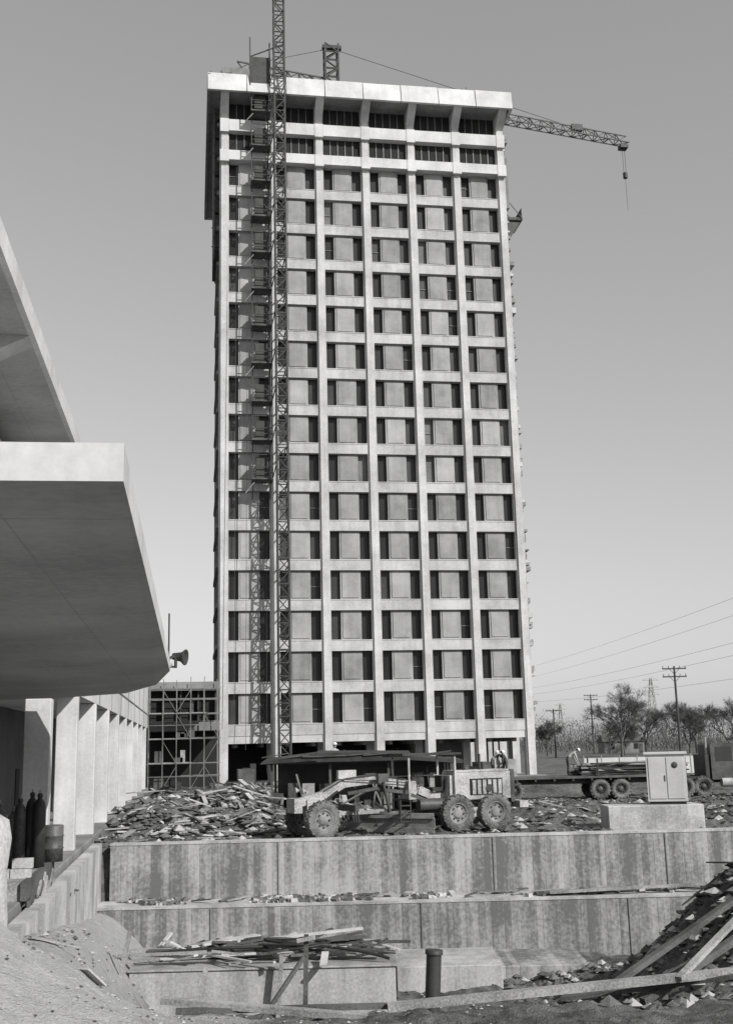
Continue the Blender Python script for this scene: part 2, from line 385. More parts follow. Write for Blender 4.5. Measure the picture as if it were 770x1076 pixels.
def tcrane():
    m=MB();b=Vector((15.16,113.6,76.5));t=Vector((53.55,121.4,76.5));d=(t-b).normalized()
    m.lattice((b.x,b.y,0),(b.x,b.y,76),1.6,1.7,.12,'steel')
    m.lattice(b+d*1,t,1.15,1.5,.075,'steel',tri=True)
    m.lattice(b-d*1,b-d*11,1.25,1.5,.09,'steel',tri=True)
    m.box(b.x-12.5,b.x-9,b.y-3,b.y-1.5,74.6,76.4,'conc_d')
    m.lattice(b,b+Vector((0,0,5.4)),1.5,1.1,.11,'steel');m.beam(b+Vector((-1,0,5.3)),b+Vector((1.2,0,5.3)),.5,.4,'steel')
    top=b+Vector((0,0,5.2))
    m.beam(top,b+d*30+Vector((0,0,1.2)),.06,.06,'steel');m.beam(top,b-d*10+Vector((0,0,1)),.06,.06,'steel')
    m.box(b.x+1,b.x+2.4,b.y-1.6,b.y-.2,74.2,76.2,'steel_l')
    q=b+d*38.6;m.box(q.x-.5,q.x+.5,q.y-.5,q.y+.5,75.8,76.3,'steel')
    m.beam(q+Vector((-.15,0,-.5)),q+Vector((-.15,0,-4)),.05,.05,'steel');m.beam(q+Vector((.15,0,-.5)),q+Vector((.15,0,-4)),.05,.05,'steel')
    m.cyl(q+Vector((0,0,-4)),q+Vector((0,0,-4.7)),.28,'steel');m.beam(q+Vector((0,0,-4.7)),q+Vector((0,0,-9)),.04,.04,'steel')
    q=b+d*32;m.box(q.x-.7,q.x+.7,q.y-.3,q.y+.3,77.1,77.9,'steel')
    m.obj('tower_crane')
tcrane()
# ---------------------------------------------------------------- left wing
def wing():
    W=empty('low_wing_building')
    m=MB();XF=-3.4
    m.box(-16,XF+.1,14,91,-.5,.35,'conc_d')
    for k in range(10):
        y=28.5+6.5*k
        m.box(XF-.62,XF,y,y+.5,.35,4.88 if k else 4.5,'wing')
    m.box(-5.25,-4.72,28.3,28.8,.35,4.5,'wing')
    m.obj('blade_columns',W,bevel=.02)
    m=MB()
    m.box(-16,XF-.04,34,91,4.9,8.5,'wing')
    m.box(-16,XF+.05,34,91.2,8.5,8.75,'cap')
    m.box(XF-.04,XF+.0,34,91,5.9,5.96,'conc_d')
    for k in range(9): m.box(XF-.04,XF-.01,37+6.5*k,37.05+6.5*k,4.92,5.89,'conc_d');m.box(XF-.04,XF-.01,37+6.5*k,37.05+6.5*k,5.97,8.49,'conc_d')
    m.obj('upper_wall',W)
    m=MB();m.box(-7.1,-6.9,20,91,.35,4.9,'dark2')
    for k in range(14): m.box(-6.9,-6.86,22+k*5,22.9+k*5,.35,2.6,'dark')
    m.obj('recessed_wall',W)
    m=MB()
    pts=[(-9,6.5,4.70),(-.395,6.3,4.70),(-.42,21.6,4.66),(-.75,24.3,4.56),(-1.5,26.4,4.49),(-3.3,27.9,4.47),(-9,28.2,4.47)]
    n=len(pts);vs=list(pts)+[(x,y,z+.225) for x,y,z in pts]
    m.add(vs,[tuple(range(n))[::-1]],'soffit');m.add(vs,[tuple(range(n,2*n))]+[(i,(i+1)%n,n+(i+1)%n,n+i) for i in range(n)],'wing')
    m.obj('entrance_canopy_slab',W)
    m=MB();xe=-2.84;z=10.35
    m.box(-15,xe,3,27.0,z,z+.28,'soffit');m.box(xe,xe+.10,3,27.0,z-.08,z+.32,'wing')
    for y in(5.5,12.3,19.1,26.3):
        m.hexa([(-15,y,z-1.1),(xe-.9,y,z-.45),(xe-.9,y+.55,z-.45),(-15,y+.55,z-1.1)],[(-15,y,z-.003),(xe-.003,y,z-.003),(xe-.003,y+.55,z-.003),(-15,y+.55,z-.003)],'wing')
    m.box(-4.75,-4.15,3,26.2,z-1.25,z-.46,'wing')
    m.box(-7,-6.6,3,26,4.9,z-1.2,'wing')
    m.obj('upper_roof',W)
    m=MB()
    m.box(-4,2.3,95,101,8.15,8.7,'conc_d');m.box(-4,2.3,95.3,101,4.7,5.5,'conc_d')
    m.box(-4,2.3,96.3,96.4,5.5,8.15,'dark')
    for k in range(5): m.box(-3.9+k*1.45,-3.75+k*1.45,95.6,96.2,5.5,8.15,'steel')
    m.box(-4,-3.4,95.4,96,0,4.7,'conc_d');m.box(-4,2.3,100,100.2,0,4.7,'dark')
    m.obj('link_block',W)
    s=MB()
    xs=[-3.4,-2.3,-1.2,-.1,1.0,2.1]
    for yy in(91.8,93.2,94.6):
        for x in xs: s.beam((x,yy,0),(x+random.uniform(-.05,.05),yy,random.uniform(7.6,9.2)),.06,.06,'scaf')
        for zz in(1.1,2.1,4,5.1,6,7.2,8): s.beam((-3.5,yy,zz),(2.3,yy,zz+random.uniform(-.04,.04)),.05,.05,'scaf')
    for i in range(5):
        for j in range(4):
            if random.random()<.5: continue
            a,b=(xs[i],xs[i+1]) if (i+j)%2 else (xs[i+1],xs[i]); s.beam((a,91.75,j*2+.1),(b,91.75,j*2+1.9),.04,.04,'scaf')
    for zz,xa,xb in((2.1,-3.4,.0),(4.0,-3.4,2.2),(6,-3.4,1.1),(4.03,-1,2.2)): s.box(xa,xb,91.9,94.5,zz+.03,zz+.09,'wood')
    for _ in range(10):
        x=random.uniform(-3,1.5);zz=random.choice((0.1,2.2,4.1,6.1));s.box(x,x+random.uniform(.3,.8),92.2,93.5,zz,zz+random.uniform(.3,1.1),random.choice(('wood_d','steel','wood','dark2')))
    s.obj('pipe_scaffold')
wing()
def flood():
    m=MB();b=Vector((-.44,21.4,4.88))
    m.cyl(b,b+Vector((0,0,.85)),.018,'steel',n=6);m.beam(b,b+Vector((.12,0,.05)),.05,.05,'steel')
    c=b+Vector((.28,0,.02));ax=Vector((1,-.35,-.12)).normalized()
    m.lathe(c,ax,[(-.22,.0),(-.22,.06),(-.12,.08),(-.05,.09),(.02,.15),(.04,.15),(.035,.13),(.0,.10),(0,0)],'steel')
    m.cyl(c+Vector((-.15,0,0)),c+Vector((-.15,0,-.2)),.03,'steel');m.beam(b+Vector((-.03,0,-.15)),c+Vector((-.15,0,-.18)),.04,.04,'steel')
    m.lathe(b+Vector((-.02,-.05,-.12)),(-.2,-1,0),[(-.1,.0),(-.1,.07),(.05,.09),(.05,0)],'steel_l',n=14)
    m.obj('floodlight')
flood()
# ---------------------------------------------------------------- pit walls
def pit():
    m=MB()
    m.box(-8.75,24,38.42,38.9,-2,.12,'wall');m.box(-8.77,24,38.40,38.92,.12,.19,'cap')
    for x in(-3.2,3.9,9.6): m.box(x,x+.04,38.38,38.419,-1.6,.12,'conc_d')
    m.obj('upper_retaining_wall',rot=SR)
    m=MB()
    m.box(-8.95,24,36.8,38.41,-3.7,-1.70,'wall');m.box(-8.97,24,36.78,38.39,-1.698,-1.63,'cap')
    for x in(-5.2,1.4,7.9): m.box(x,x+.04,36.76,36.779,-3.4,-1.7,'conc_d')
    m.obj('lower_retaining_wall',rot=SR)
    m=MB()
    m.hexa([(-3.2,20,-3.6),(-2.9,20,-3.6),(-2.9,39.2,-3.6),(-3.2,39.2,-3.6)],[(-3.2,20,.22),(-2.9,20,.22),(-2.9,39.2,.22),(-3.2,39.2,.22)],'cap')
    m.obj('return_wall')
    m=MB()
    m.box(-6.3,.45,30,33,-3.7,-2.32,'foot');m.box(-6.35,.5,29.96,33.04,-2.318,-2.26,'wood')
    m.box(.52,3.4,32.3,35,-3.7,-2.75,'foot');m.box(3.42,6,33.4,36,-3.7,-3.0,'wall')
    m.obj('footing_block',rot=SR,bevel=.02)
    m=MB();m.box(8.15,11.5,40.2,41.6,-.4,.9,'cap');m.obj('concrete_block',rot=SR,bevel=.03)
    m=MB();m.box(-6,-3.22,23.8,28.2,.352,.70,'wood');m.box(-3.3,-3.18,23.7,28.3,.36,.72,'wood_d')
    for k in range(12): m.beam((-3.16,23.8+k*.36,random.uniform(.0,.3)),(-3.16,24.3+k*.36,random.uniform(.2,.6)),.12,.04,random.choice(('wood','wood_d')),up=(1,0,0))
    m.obj('storage_deck')
    m=MB();vs=[];n=10
    rings=[(.9,.40),(1.3,.40),(1.8,.385),(2.2,.40),(2.42,.37),(2.52,.22),(2.54,.02)]
    for z,rr in rings:
        for i in range(n):
            t=2*math.pi*i/n;q=rr*(1+random.uniform(-.05,.05));vs.append((-2.52+q*math.cos(t),14.3+q*math.sin(t),z+random.uniform(-.02,.02)))
    m.add(vs,[(j*n+i,j*n+(i+1)%n,(j+1)*n+(i+1)%n,(j+1)*n+i) for j in range(len(rings)-1) for i in range(n)],'cap',True);m.obj('plastic_wrapped_column_stub')
pit()
def cabinet():
    m=MB();x,y=site(10.45,40.9);m.T=Matrix.Translation((x,y,.9))@Matrix.Rotation(SR+math.radians(-14),4,'Z')
    m.box(-.68,.68,-.45,.45,.1,1.72,'white');m.box(-.74,.74,-.52,.52,1.722,1.8,'white');m.box(-.62,.62,-.4,.4,0,.1,'steel')
    m.box(-.6,-.02,-.475,-.451,.2,1.62,'white');m.box(.02,.6,-.475,-.451,.2,1.62,'white')
    m.lathe((.3,-.478,1.35),(0,-1,0),[(0,.11),(.01,.11),(.01,0)],'paint_d',n=18)
    m.box(-.07,-.04,-.5,-.476,.8,1.0,'steel')
    for k in range(6): m.box(.681,.69,-.3,.3,1.2+k*.06,1.22+k*.06,'steel')
    m.obj('electrical_cabinet',bevel=.012)
cabinet()
# ---------------------------------------------------------------- vehicles
def tyre(m,c,ax,R,W,rim='rim'):
    h=W/2
    m.lathe(c,ax,[(-h*.75,R*.55),(-h,R*.66),(-h*1.0,R*.84),(-h*.8,R*.95),(-h*.3,R*.975),(h*.3,R*.975),(h*.8,R*.95),(h,R*.84),(h,R*.66),(h*.75,R*.55)],'rubber',n=28)
    for s_ in(-1,1):
        m.lathe(c,ax,[(s_*h*.75,R*.56),(s_*h*.8,R*.52),(s_*h*.40,R*.47),(s_*h*.25,R*.3),(s_*h*.6,R*.24),(s_*h*.7,R*.2),(s_*h*.72,0)],rim,n=20)
    c=Vector(c);d=Vector(ax).normalized();u=Vector((0,0,1));a=d.cross(u).normalized();b=a.cross(d)
    for i in range(18):
        for s_ in(-1,1):
            t=2*math.pi*(i+(.5 if s_>0 else 0))/18
            p=c+(a*math.cos(t)+b*math.sin(t))*R*.975+d*s_*h*.08;t2=t+.16
            q=c+(a*math.cos(t2)+b*math.sin(t2))*R*.93+d*s_*h*.98
            m.beam(p,q,.07,.07,'rubber',up=tuple(a*math.cos(t)+b*math.sin(t)))
    for i in range(8):
        t=2*math.pi*i/8
        for s_ in(-1,1):
            p=c+(a*math.cos(t)+b*math.sin(t))*R*.36+d*s_*h*.36; m.cyl(p,p+d*s_*.05,.03,'steel',n=6)
def grader():
    m=MB();x,y=site(3.3,43.1)
    hd=math.atan2(-math.sin(math.radians(24)),-math.cos(math.radians(24)))+SR
    m.T=Matrix.Translation((x,y,.02))@Matrix.Rotation(hd,4,'Z')
    R=.67
    for sy in(-1,1):
        for xx in(-.78,.78): tyre(m,(xx,sy*1.05,R),(0,1,0),R,.36)
        m.box(-1.0,1.0,sy*.84-.12,sy*.84+.12,.5,.85,'paint')
        st=Matrix.Rotation(math.radians(12),3,'Z')@Vector((0,1,0))
        tyre(m,(6.0,sy*1.0,R),st,R,.33)
    m.cyl((0,-.9,.68),(0,.9,.68),.13,'steel');m.beam((6,-.85,.72),(6,.85,.72),.22,.2,'paint_d')
    m.box(5.75,6.25,-.22,.22,.75,1.35,'paint')
    arc=[(6.5,1.25),(5.6,1.45),(4.8,1.85),(3.6,1.95),(2.4,1.75),(1.2,1.25),(-.9,1.05)]
    for a,b in zip(arc,arc[1:]): m.beam((a[0],0,a[1]),(b[0],0,b[1]),.3,.3,'paint')
    for (a,b) in zip(arc[2:],arc[3:]):
        for sy in(-.42,.42): m.beam((a[0],sy,a[1]-.35),(b[0],sy,b[1]-.3),.07,.12,'paint_d')
    m.beam((6,0,.8),(3.3,-.5,.85),.12,.14,'paint');m.beam((6,0,.8),(3.3,.5,.85),.12,.14,'paint')
    m.lathe((3.1,0,.78),(0,0,1),[(-.06,.72),(.06,.72),(.06,.58),(-.06,.58),(-.06,.72)],'paint_d',n=26)
    bl=Matrix.Rotation(math.radians(38),4,'Z');T0=m.T.copy();m.T=T0@Matrix.Translation((3.0,0,0))@bl
    pz=((.10,.08),(.0,.22),(-.04,.4),(.0,.58),(.12,.72))
    for (xa,za),(xb,zb) in zip(pz,pz[1:]): m.beam(((xa+xb)/2,-1.8,(za+zb)/2),((xa+xb)/2,1.8,(za+zb)/2),.05,.19,'rim')
    m.beam((-.12,-.7,.3),(-.3,-.5,.8),.12,.12,'paint_d');m.beam((-.12,.7,.3),(-.3,.5,.8),.12,.12,'paint_d');m.T=T0
    for sy in(-1,1):
        m.cyl((3.5,sy*.55,1.95),(3.3,sy*.7,.85),.06,'steel');m.box(3.3,3.7,sy*.55-.12,sy*.55+.12,1.85,2.15,'paint_d')
        m.cyl((3.5,0,1.95),(3.5,sy*.6,2.0),.05,'steel')
    for sy in(-.3,-.15,.15,.3): m.beam((1.7,sy,1.75),(5.0,sy*.8,2.0),.03,.03,'steel')
    m.box(-1.85,.55,-.48,.48,1.1,2.1,'paint');m.box(-1.8,.5,-.5,.5,2.1,2.17,'paint')
    m.box(-2.02,-1.851,-.5,.5,.95,2.15,'paint_d')
    for k in range(7): m.box(-2.05,-2.021,-.44,.44,1.1+k*.14,1.15+k*.14,'paint')
    for sy in(-1,1):
        m.box(-1.5,-.1,min(sy*.481,sy*.491),max(sy*.481,sy*.491),1.25,1.85,'dark')
        for k in range(6): m.box(-1.45+k*.22,-1.3+k*.22,sy*.505-.012,sy*.505+.012,1.28,1.8,'paint')
        m.cyl((-.9,sy*.4,1.5),(-.9,sy*.55,1.5),.14,'steel',n=12)
    m.cyl((-.7,.2,2.15),(-.7,.2,2.75),.05,'steel');m.cyl((-1.1,-.2,2.15),(-1.1,-.2,2.45),.1,'paint_d');m.cyl((-.2,0,2.15),(-.2,0,2.35),.12,'paint_d')
    m.box(-2.4,-2.03,-.8,.8,.75,1.0,'paint')
    m.box(.55,2.4,-.75,.75,1.12,1.2,'paint_d');m.box(.56,.8,-.6,.6,1.2,2.0,'paint')
    m.box(2.1,2.35,-.45,.45,1.2,1.85,'paint')
    m.box(.95,1.35,-.28,.28,1.45,1.58,'canvas');m.box(.85,.97,-.28,.28,1.5,2.0,'canvas')
    m.cyl((1.85,0,1.85),(2.1,0,1.5),.03,'steel');m.lathe((1.83,0,1.9),(.7,0,-1),[(0,.24),(.02,.25),(.03,.23),(0,.24)],'steel')
    for sy in(-.4,-.25,-.1,.1,.25,.4): m.beam((2.05,sy,1.3),(1.85,sy,2.1),.025,.025,'steel')
    for xx in(.62,2.5):
        for sy in(-.7,.7): m.beam((xx,sy,1.2),(xx,sy,2.75),.07,.07,'paint')
    m.box(.4,2.8,-.85,.85,2.75,2.83,'canvas');m.beam((.62,-.7,2.0),(2.5,-.7,2.0),.04,.04,'paint')
    m.cyl((1.2,.78,1.0),(2.2,.78,1.0),.22,'paint_d');m.cyl((1.2,-.78,1.0),(2.2,-.78,1.0),.22,'paint_d')
    for sy in(-1,1):
        for k in range(3): m.beam((2.5,sy*.75,.45+k*.28),(2.9,sy*.75,.45+k*.28),.05,.04,'steel')
        m.beam((2.5,sy*.75,.4),(2.5,sy*.75,1.2),.04,.04,'steel');m.beam((2.9,sy*.75,.4),(2.9,sy*.75,1.2),.04,.04,'steel')
        m.cyl((5.9,sy*.3,1.1),(5.2,sy*.5,1.6),.05,'steel')
    for sy in(-.35,.35): m.lathe((6.45,sy,1.65),(1,0,0),[(-.1,.03),(0,.1),(.05,.11),(.05,0)],'steel_l',n=12)
    m.beam((6.3,-.35,1.6),(6.3,.35,1.6),.06,.06,'paint');m.box(6.5,6.8,-.4,.4,.9,1.4,'paint')
    m.beam((4.6,-.8,1.0),(4.6,.8,1.0),.15,.2,'paint_d')
    for k in range(7): m.beam((4.6,-.72+k*.24,1.0),(4.5,-.72+k*.24,.5),.05,.07,'steel')
    m.box(4.2,4.9,-.35,-.16,1.95,2.3,'paint')
    for a,b in zip(arc[1:4],arc[2:5]):
        for sy in(-.2,.2): m.beam((a[0],sy,a[1]+.17),(b[0],sy,b[1]+.17),.03,.03,'steel')
    m.obj('motor_grader',bevel=.012)
grader()
def truck():
    m=MB();x,y=site(11.1,62);T0=Matrix.Translation((x,y,.05))@Matrix.Rotation(SR+math.radians(2),4,'Z');m.T=T0
    for sy in(-.55,.55): m.beam((-5.6,sy,1.0),(6.3,sy,.95),.14,.26,'steel')
    m.box(-5.7,5.7,-1.22,1.22,1.14,1.25,'wood_d')
    for k in range(12): m.box(-5.6+k*1.0,-5.5+k*1.0,-1.24,1.24,1.02,1.13,'steel')
    for xx in(-4.9,-3.7,.9,2.0):
        for sy in(-1,1): tyre(m,(xx,sy*.95,.55),(0,1,0),.55,.42,'paint_d')
        m.beam((xx,-.9,.55),(xx,.9,.55),.12,.12,'steel')
    m.box(-5.6,-5.5,-1.1,1.1,.6,.9,'paint_d')
    for k in range(60):
        a=1.3+.02*(k//2);m.beam((random.uniform(-.3,.8),random.uniform(-1.05,1.05),a),(5.4+random.uniform(-.3,.4),random.uniform(-1.05,1.05),a+random.uniform(-.03,.1)),.12,.07,random.choice(('wood_d','steel','steel','wood_d','wood')))
    for xx in(.8,5.5):
        for sy in(-1.15,1.15): m.beam((xx,sy,1.2),(xx,sy,2.15),.08,.08,'steel')
    m.T=T0@Matrix.Translation((-.55,0,0))
    for sy in(-.42,.42): m.beam((5.0,sy,.85),(10.4,sy,.85),.12,.25,'steel')
    for xx in(6.0,7.0):
        for sy in(-1,1): tyre(m,(xx,sy*.95,.55),(0,1,0),.55,.45,'paint_d')
    for sy in(-1,1): tyre(m,(9.9,sy*1.0,.55),(0,1,0),.55,.3,'rim')
    m.sideprism([(7.5,.9),(9.1,.9),(9.1,1.9),(8.85,2.7),(8.7,2.8),(7.6,2.8),(7.5,2.7)],-1.05,1.05,'paint_d')
    for sy in(-1,1): m.box(7.75,8.65,sy*1.052-.01,sy*1.052+.01,1.85,2.6,'glass1')
    m.hexa([(9.13,-.85,1.95),(9.13,.85,1.95),(9.12,.85,1.94),(9.12,-.85,1.94)],[(8.91,-.85,2.6),(8.91,.85,2.6),(8.89,.85,2.6),(8.89,-.85,2.6)],'glass1')
    m.sideprism([(9.1,.95),(10.5,.95),(10.55,1.65),(9.1,1.8)],-.55,.55,'paint_d');m.box(10.55,10.62,-.5,.5,.9,1.6,'steel_l')
    for sy in(-1,1):
        m.sideprism([(9.15,.95),(9.35,1.2),(10.45,1.25),(10.7,.95),(10.6,.95),(10.4,1.12),(9.45,1.1),(9.3,.95)],sy*1.0-.2,sy*1.0+.2,'paint_d')
        m.lathe((10.6,sy*.75,1.15),(1,0,0),[(-.1,.03),(0,.12),(.04,.12),(.04,0)],'white',n=12)
    m.box(10.7,10.85,-1.1,1.1,.5,.75,'steel_l');m.cyl((7.35,-.8,1),(7.35,-.8,3.1),.06,'steel_l');m.cyl((8.0,-.95,.75),(9.0,-.95,.75),.25,'paint')
    m.box(7.2,7.4,-1,1,1,2.2,'steel')
    m.obj('flatbed_truck')
truck()
def shelter():
    m=MB();x,y=site(-.5,52);m.T=Matrix.Translation((x,y,0))@Matrix.Rotation(SR,4,'Z')
    for xx in(-4,-1.4,1.2,3.9):
        for yy in(-1,1): m.beam((xx,yy,-.2),(xx,yy,2.5),.1,.1,'wood_d')
    for yy in(-1,1): m.beam((-4.3,yy,2.5),(4.2,yy,2.5),.1,.14,'wood_d')
    m.hexa([(-4.5,-1.4,2.46),(-2.0,-1.4,2.56),(-2.0,1.4,2.6),(-4.5,1.4,2.5)],[(-4.4,-1.4,2.56),(-2.0,-1.4,2.85),(-2.0,1.4,2.95),(-4.4,1.4,2.7)],'canvas')
    m.hexa([(-2.0,-1.4,2.5),(2.2,-1.4,2.5),(2.2,1.4,2.6),(-2.0,1.4,2.6)],[(-2.0,-1.4,2.92),(2.2,-1.4,2.8),(2.2,1.4,2.9),(-2,1.4,3.0)],'canvas')
    m.hexa([(2.2,-1.4,2.5),(4.5,-1.4,2.3),(4.5,1.4,2.4),(2.2,1.4,2.6)],[(2.2,-1.4,2.65),(4.5,-1.4,2.45),(4.5,1.4,2.5),(2.2,1.4,2.75)],'canvas')
    for k in range(9): m.beam((-4.4+k*.9,-1.45,2.75),(-3.2+k*.9,-1.45,2.8+random.uniform(-.1,.15)),.06,.04,'wood_d')
    for k in range(12):
        xx=-3.8+k*.7;w=random.uniform(.3,.7);zz=random.uniform(.7,2.0);m.box(xx-w/2,xx+w/2,-.6-k*.01,.5,0,zz,random.choice(('paint_d','wood','dark2','wood_d','steel')))
        m.beam((xx,-.7,0),(xx+random.uniform(-.8,.8),-.8,random.uniform(1,2.3)),.05,.08,random.choice(('wood','wood_d','scaf')))
    m.box(-3.9,3.8,1.0,1.05,.2,2.4,'dark2')
    m.obj('site_work_shelter')
shelter()
# ---------------------------------------------------------------- debris
def planks(name,n,fx,size,mats,tilt=.12,lift=.04):
    m=MB()
    for _ in range(n):
        x,y=fx();L=random.uniform(size[0],size[1])*random.choice((.4,.6,.8,1));a=random.uniform(0,math.pi)
        dx,dy=math.cos(a)*L/2,math.sin(a)*L/2
        t=random.gauss(0,tilt)*L/2;h=random.uniform(0,lift)+.02
        z0=gz(x-dx,y-dy);z1=gz(x+dx,y+dy);zm=gz(x,y)
        if abs(z0-z1)>1.2: continue
        m.beam((x-dx,y-dy,max(z0,zm-.2)+h-min(t,0)),(x+dx,y+dy,max(z1,zm-.2)+h+max(t,0)),random.uniform(.05,.26),random.uniform(.03,.06),random.choice(mats))
    return m.obj(name)
def reg(r0,r1,d0,d1): return lambda: site(random.uniform(r0,r1),random.uniform(d0,d1))
def heapreg():
    hr,hd,hh,hs=random.choice(HEAPS[:8]);return site(random.gauss(hr,hs*.6),max(39.6,random.gauss(hd,hs*.7)))
planks('scrap_lumber',190,heapreg,(.4,2.4),('wood','wood_l','wood','wood_d','wood_d','steel'),.35,lift=.3)
planks('scrap_lumber',150,reg(-10.5,-2,39.6,60),(.4,3.0),('wood','wood_l','wood','wood_d','wood_d'),.1,lift=.1)
planks('scrap_lumber',60,reg(-3,16,42,60),(.4,2.2),('wood','wood_d'),.1)
planks('scrap_lumber',110,lambda:(random.uniform(-3.3,-6),random.uniform(22,38)),(.4,2.0),('wood','wood_l','wood_d'),.05,lift=.1)
planks('scrap_lumber',40,reg(-6.5,5,20.5,28),(.3,1.8),('wood','wood_l','wood_d'),.06)
planks('scrap_lumber',34,reg(5,10,21,31),(.4,1.9),('wood','wood_d','wood_d'),.1,lift=.1)
def clods(name,n,fx,s0,s1,mat):
    m=MB();ico=[(0,0,1),(.9,0,.3),(.28,.85,.3),(-.72,.53,.3),(-.72,-.53,.3),(.28,-.85,.3),(0,0,-.6)]
    fs=[(0,1,2),(0,2,3),(0,3,4),(0,4,5),(0,5,1),(6,2,1),(6,3,2),(6,4,3),(6,5,4),(6,1,5)]
    for _ in range(n):
        x,y=fx();s=random.uniform(s0,s1)*random.uniform(.3,1);z=gz(x,y);a=random.uniform(0,6.3)
        R=Matrix.Rotation(a,3,'Z')
        m.add([R@Vector((p[0]*s*random.uniform(.7,1.3),p[1]*s*random.uniform(.7,1.3),p[2]*s*random.uniform(.5,.9)))+Vector((x,y,z)) for p in ico],fs,mat if isinstance(mat,str) else random.choice(mat))
    return m.obj(name)
clods('mud_clods',5500,reg(-10,22,39.4,62),.05,.26,('mud','mud','mud','mud','sandm'))
clods('concrete_rubble',2600,heapreg,.06,.40,('mud','sandm','conc_d','mud','wood_d'))
clods('mud_clods',4200,reg(3.5,12,20,34),.04,.26,('mud','mud','mud','sandm'))
clods('gravel_debris',1500,reg(-7,5,21,36),.02,.10,('mud','sandm'))
clods('gravel_debris',3500,reg(-8,2,9,24),.01,.05,('sandm','sandm','mud'))
def pitwood():
    m=MB();z=-2.22
    T=[(-6.6,31,-1.2,31.9,.0),(-6.2,31.9,.2,30.6,.1),(-5.6,30.5,-.6,31.2,.15),(-6.8,32.3,-3,32.9,.05),(-4.4,32.2,.9,31.6,.2),(-5,31.4,-3.3,32.8,.28),(-7.3,30.6,-4.4,30.4,.2),(-3.8,30.9,-.3,31.9,.3),(-2.9,32,-.4,32.9,.33)]
    for k,(a,b,c,d,h) in enumerate(T): m.beam((a,b,z+h),(c,d,z+h+random.uniform(-.02,.12)),.28 if k%2 else .16,.06,('wood','wood_d','wood_l')[k%3])
    for _ in range(60):
        a=random.uniform(-6.1,.2);b=random.uniform(30.2,32.8);t=random.gauss(0,.6);L=random.uniform(.2,1.3)
        m.beam((a,b,z+random.uniform(.0,.35)),(a+L*math.cos(t),b+L*math.sin(t),z+random.uniform(.02,.4)),random.uniform(.05,.2),.05,random.choice(('wood','wood_d','wood_l','wood_d')))
    m.obj('stacked_form_boards',rot=SR)
    s=MB()
    for (r,d,zb,zt,l) in((-1.6,25.8,-3.0,-.85,.05),(-6.4,28.5,-3.3,-1.1,.4),(-4.1,26.5,-3.2,-1.6,.25),(-2.5,29.6,-3.4,-1.9,.1)): s.beam((r,d,zb),(r+l,d+.1,zt),.10,.10,'wood_d' if r==-1.6 else 'wood')
    s.beam((-2.9,25.0,-3),(-1.6,25.8,-1.3),.06,.09,'wood_d');s.beam((-1.75,25.7,-.95),(-1.35,25.8,-.9),.06,.08,'wood')
    s.obj('survey_stakes',rot=SR)
    s=MB();s.cyl((1.12,26.5,-3.6),(1.28,26.6,-1.35),.17,'steel',n=16);s.lathe((1.28,26.6,-1.35),(.07,.05,1),[(-.1,.2),(.0,.2),(.0,.15),(-.3,.14)],'steel',n=16);s.obj('vertical_drain_pipe',rot=SR)
    s=MB()
    def tim(a,b,w,h,k='wood'): s.beam(a,b,w,h,k)
    tim((.15,20.3,-1.18),(6.9,20.9,-.82),.22,.12,'wood');tim((-3.7,20.4,-1.0),(-.2,19.7,-1.2),.2,.1,'wood');tim((-3.4,20.0,-1.1),(.9,20.6,-1.22),.16,.08,'wood_d')
    tim((3.3,21.5,-1.35),(8,20.2,-.6),.3,.07,'wood_d');tim((5.2,20.6,-.9),(7.4,22.8,.1),.13,.07,'wood');tim((4.6,20.8,-1.3),(7.9,22.6,.0),.14,.12,'wood_d')
    tim((4.2,22.8,-1.6),(7.4,24.2,-.1),.16,.1,'wood_d')
    s.obj('long_timbers',rot=SR)
    s=MB()
    s.beam((5.1,37.4,-1.57),(9.8,37.9,-1.52),.3,.08,'wood_d');s.beam((5.5,37.1,-1.52),(10.5,37.2,-1.38),.2,.07,'wood')
    for _ in range(40):
        a=random.uniform(-8.5,12);s.beam((a,37.2+random.random(),-1.59),(a+random.uniform(.2,1.4),37.2+random.random(),-1.58+random.random()*.1),random.uniform(.06,.2),.04,random.choice(('wood','wood_d','wood_d')))
    s.obj('ledge_planks',rot=SR)
    m=MB()
    for _ in range(420):
        c=random.choice((-3.4,-2.2,1.6,-6.9,-1.2,-3,-2.4,random.uniform(-8,11)));a=random.gauss(c,.35);b=random.uniform(37.1,38.2);q=random.uniform(.02,.12);m.T=Matrix.Translation((a,b,-1.62))@Matrix.Rotation(random.random()*6,4,'Z')@Matrix.Rotation(random.random(),4,'X')
        m.box(-q,q,-q*.7,q*.7,-q*.3,q*.9,random.choice(('mud','mud','sandm')))
    m.T=Matrix.Identity(4);m.obj('spoil_on_ledge',rot=SR)
    cu=bpy.data.curves.new('rubber_hose','CURVE');cu.dimensions='3D';cu.bevel_depth=.04
    sp=cu.splines.new('NURBS');pts=[(-5.6,30.6,-1.95),(-4.6,30.4,-1.82)]
    for k in range(24):
        t=k/9*2*math.pi;pts.append((-2.2+1.15*math.cos(t)*(1-.012*k),31.0+.6*math.sin(t),-1.95+.006*k+.06*math.sin(t*1.3)))
    pts+=[(-.4,30.5,-1.95),(.3,30.2,-2.15)]
    sp.points.add(len(pts)-1)
    for p,q in zip(sp.points,pts): p.co=(*q,1)
    sp.use_endpoint_u=True;cu.materials.append(M['hose']);o=bpy.data.objects.new('rubber_hose',cu);scene.collection.objects.link(o);o.rotation_euler=(0,0,SR)
pitwood()
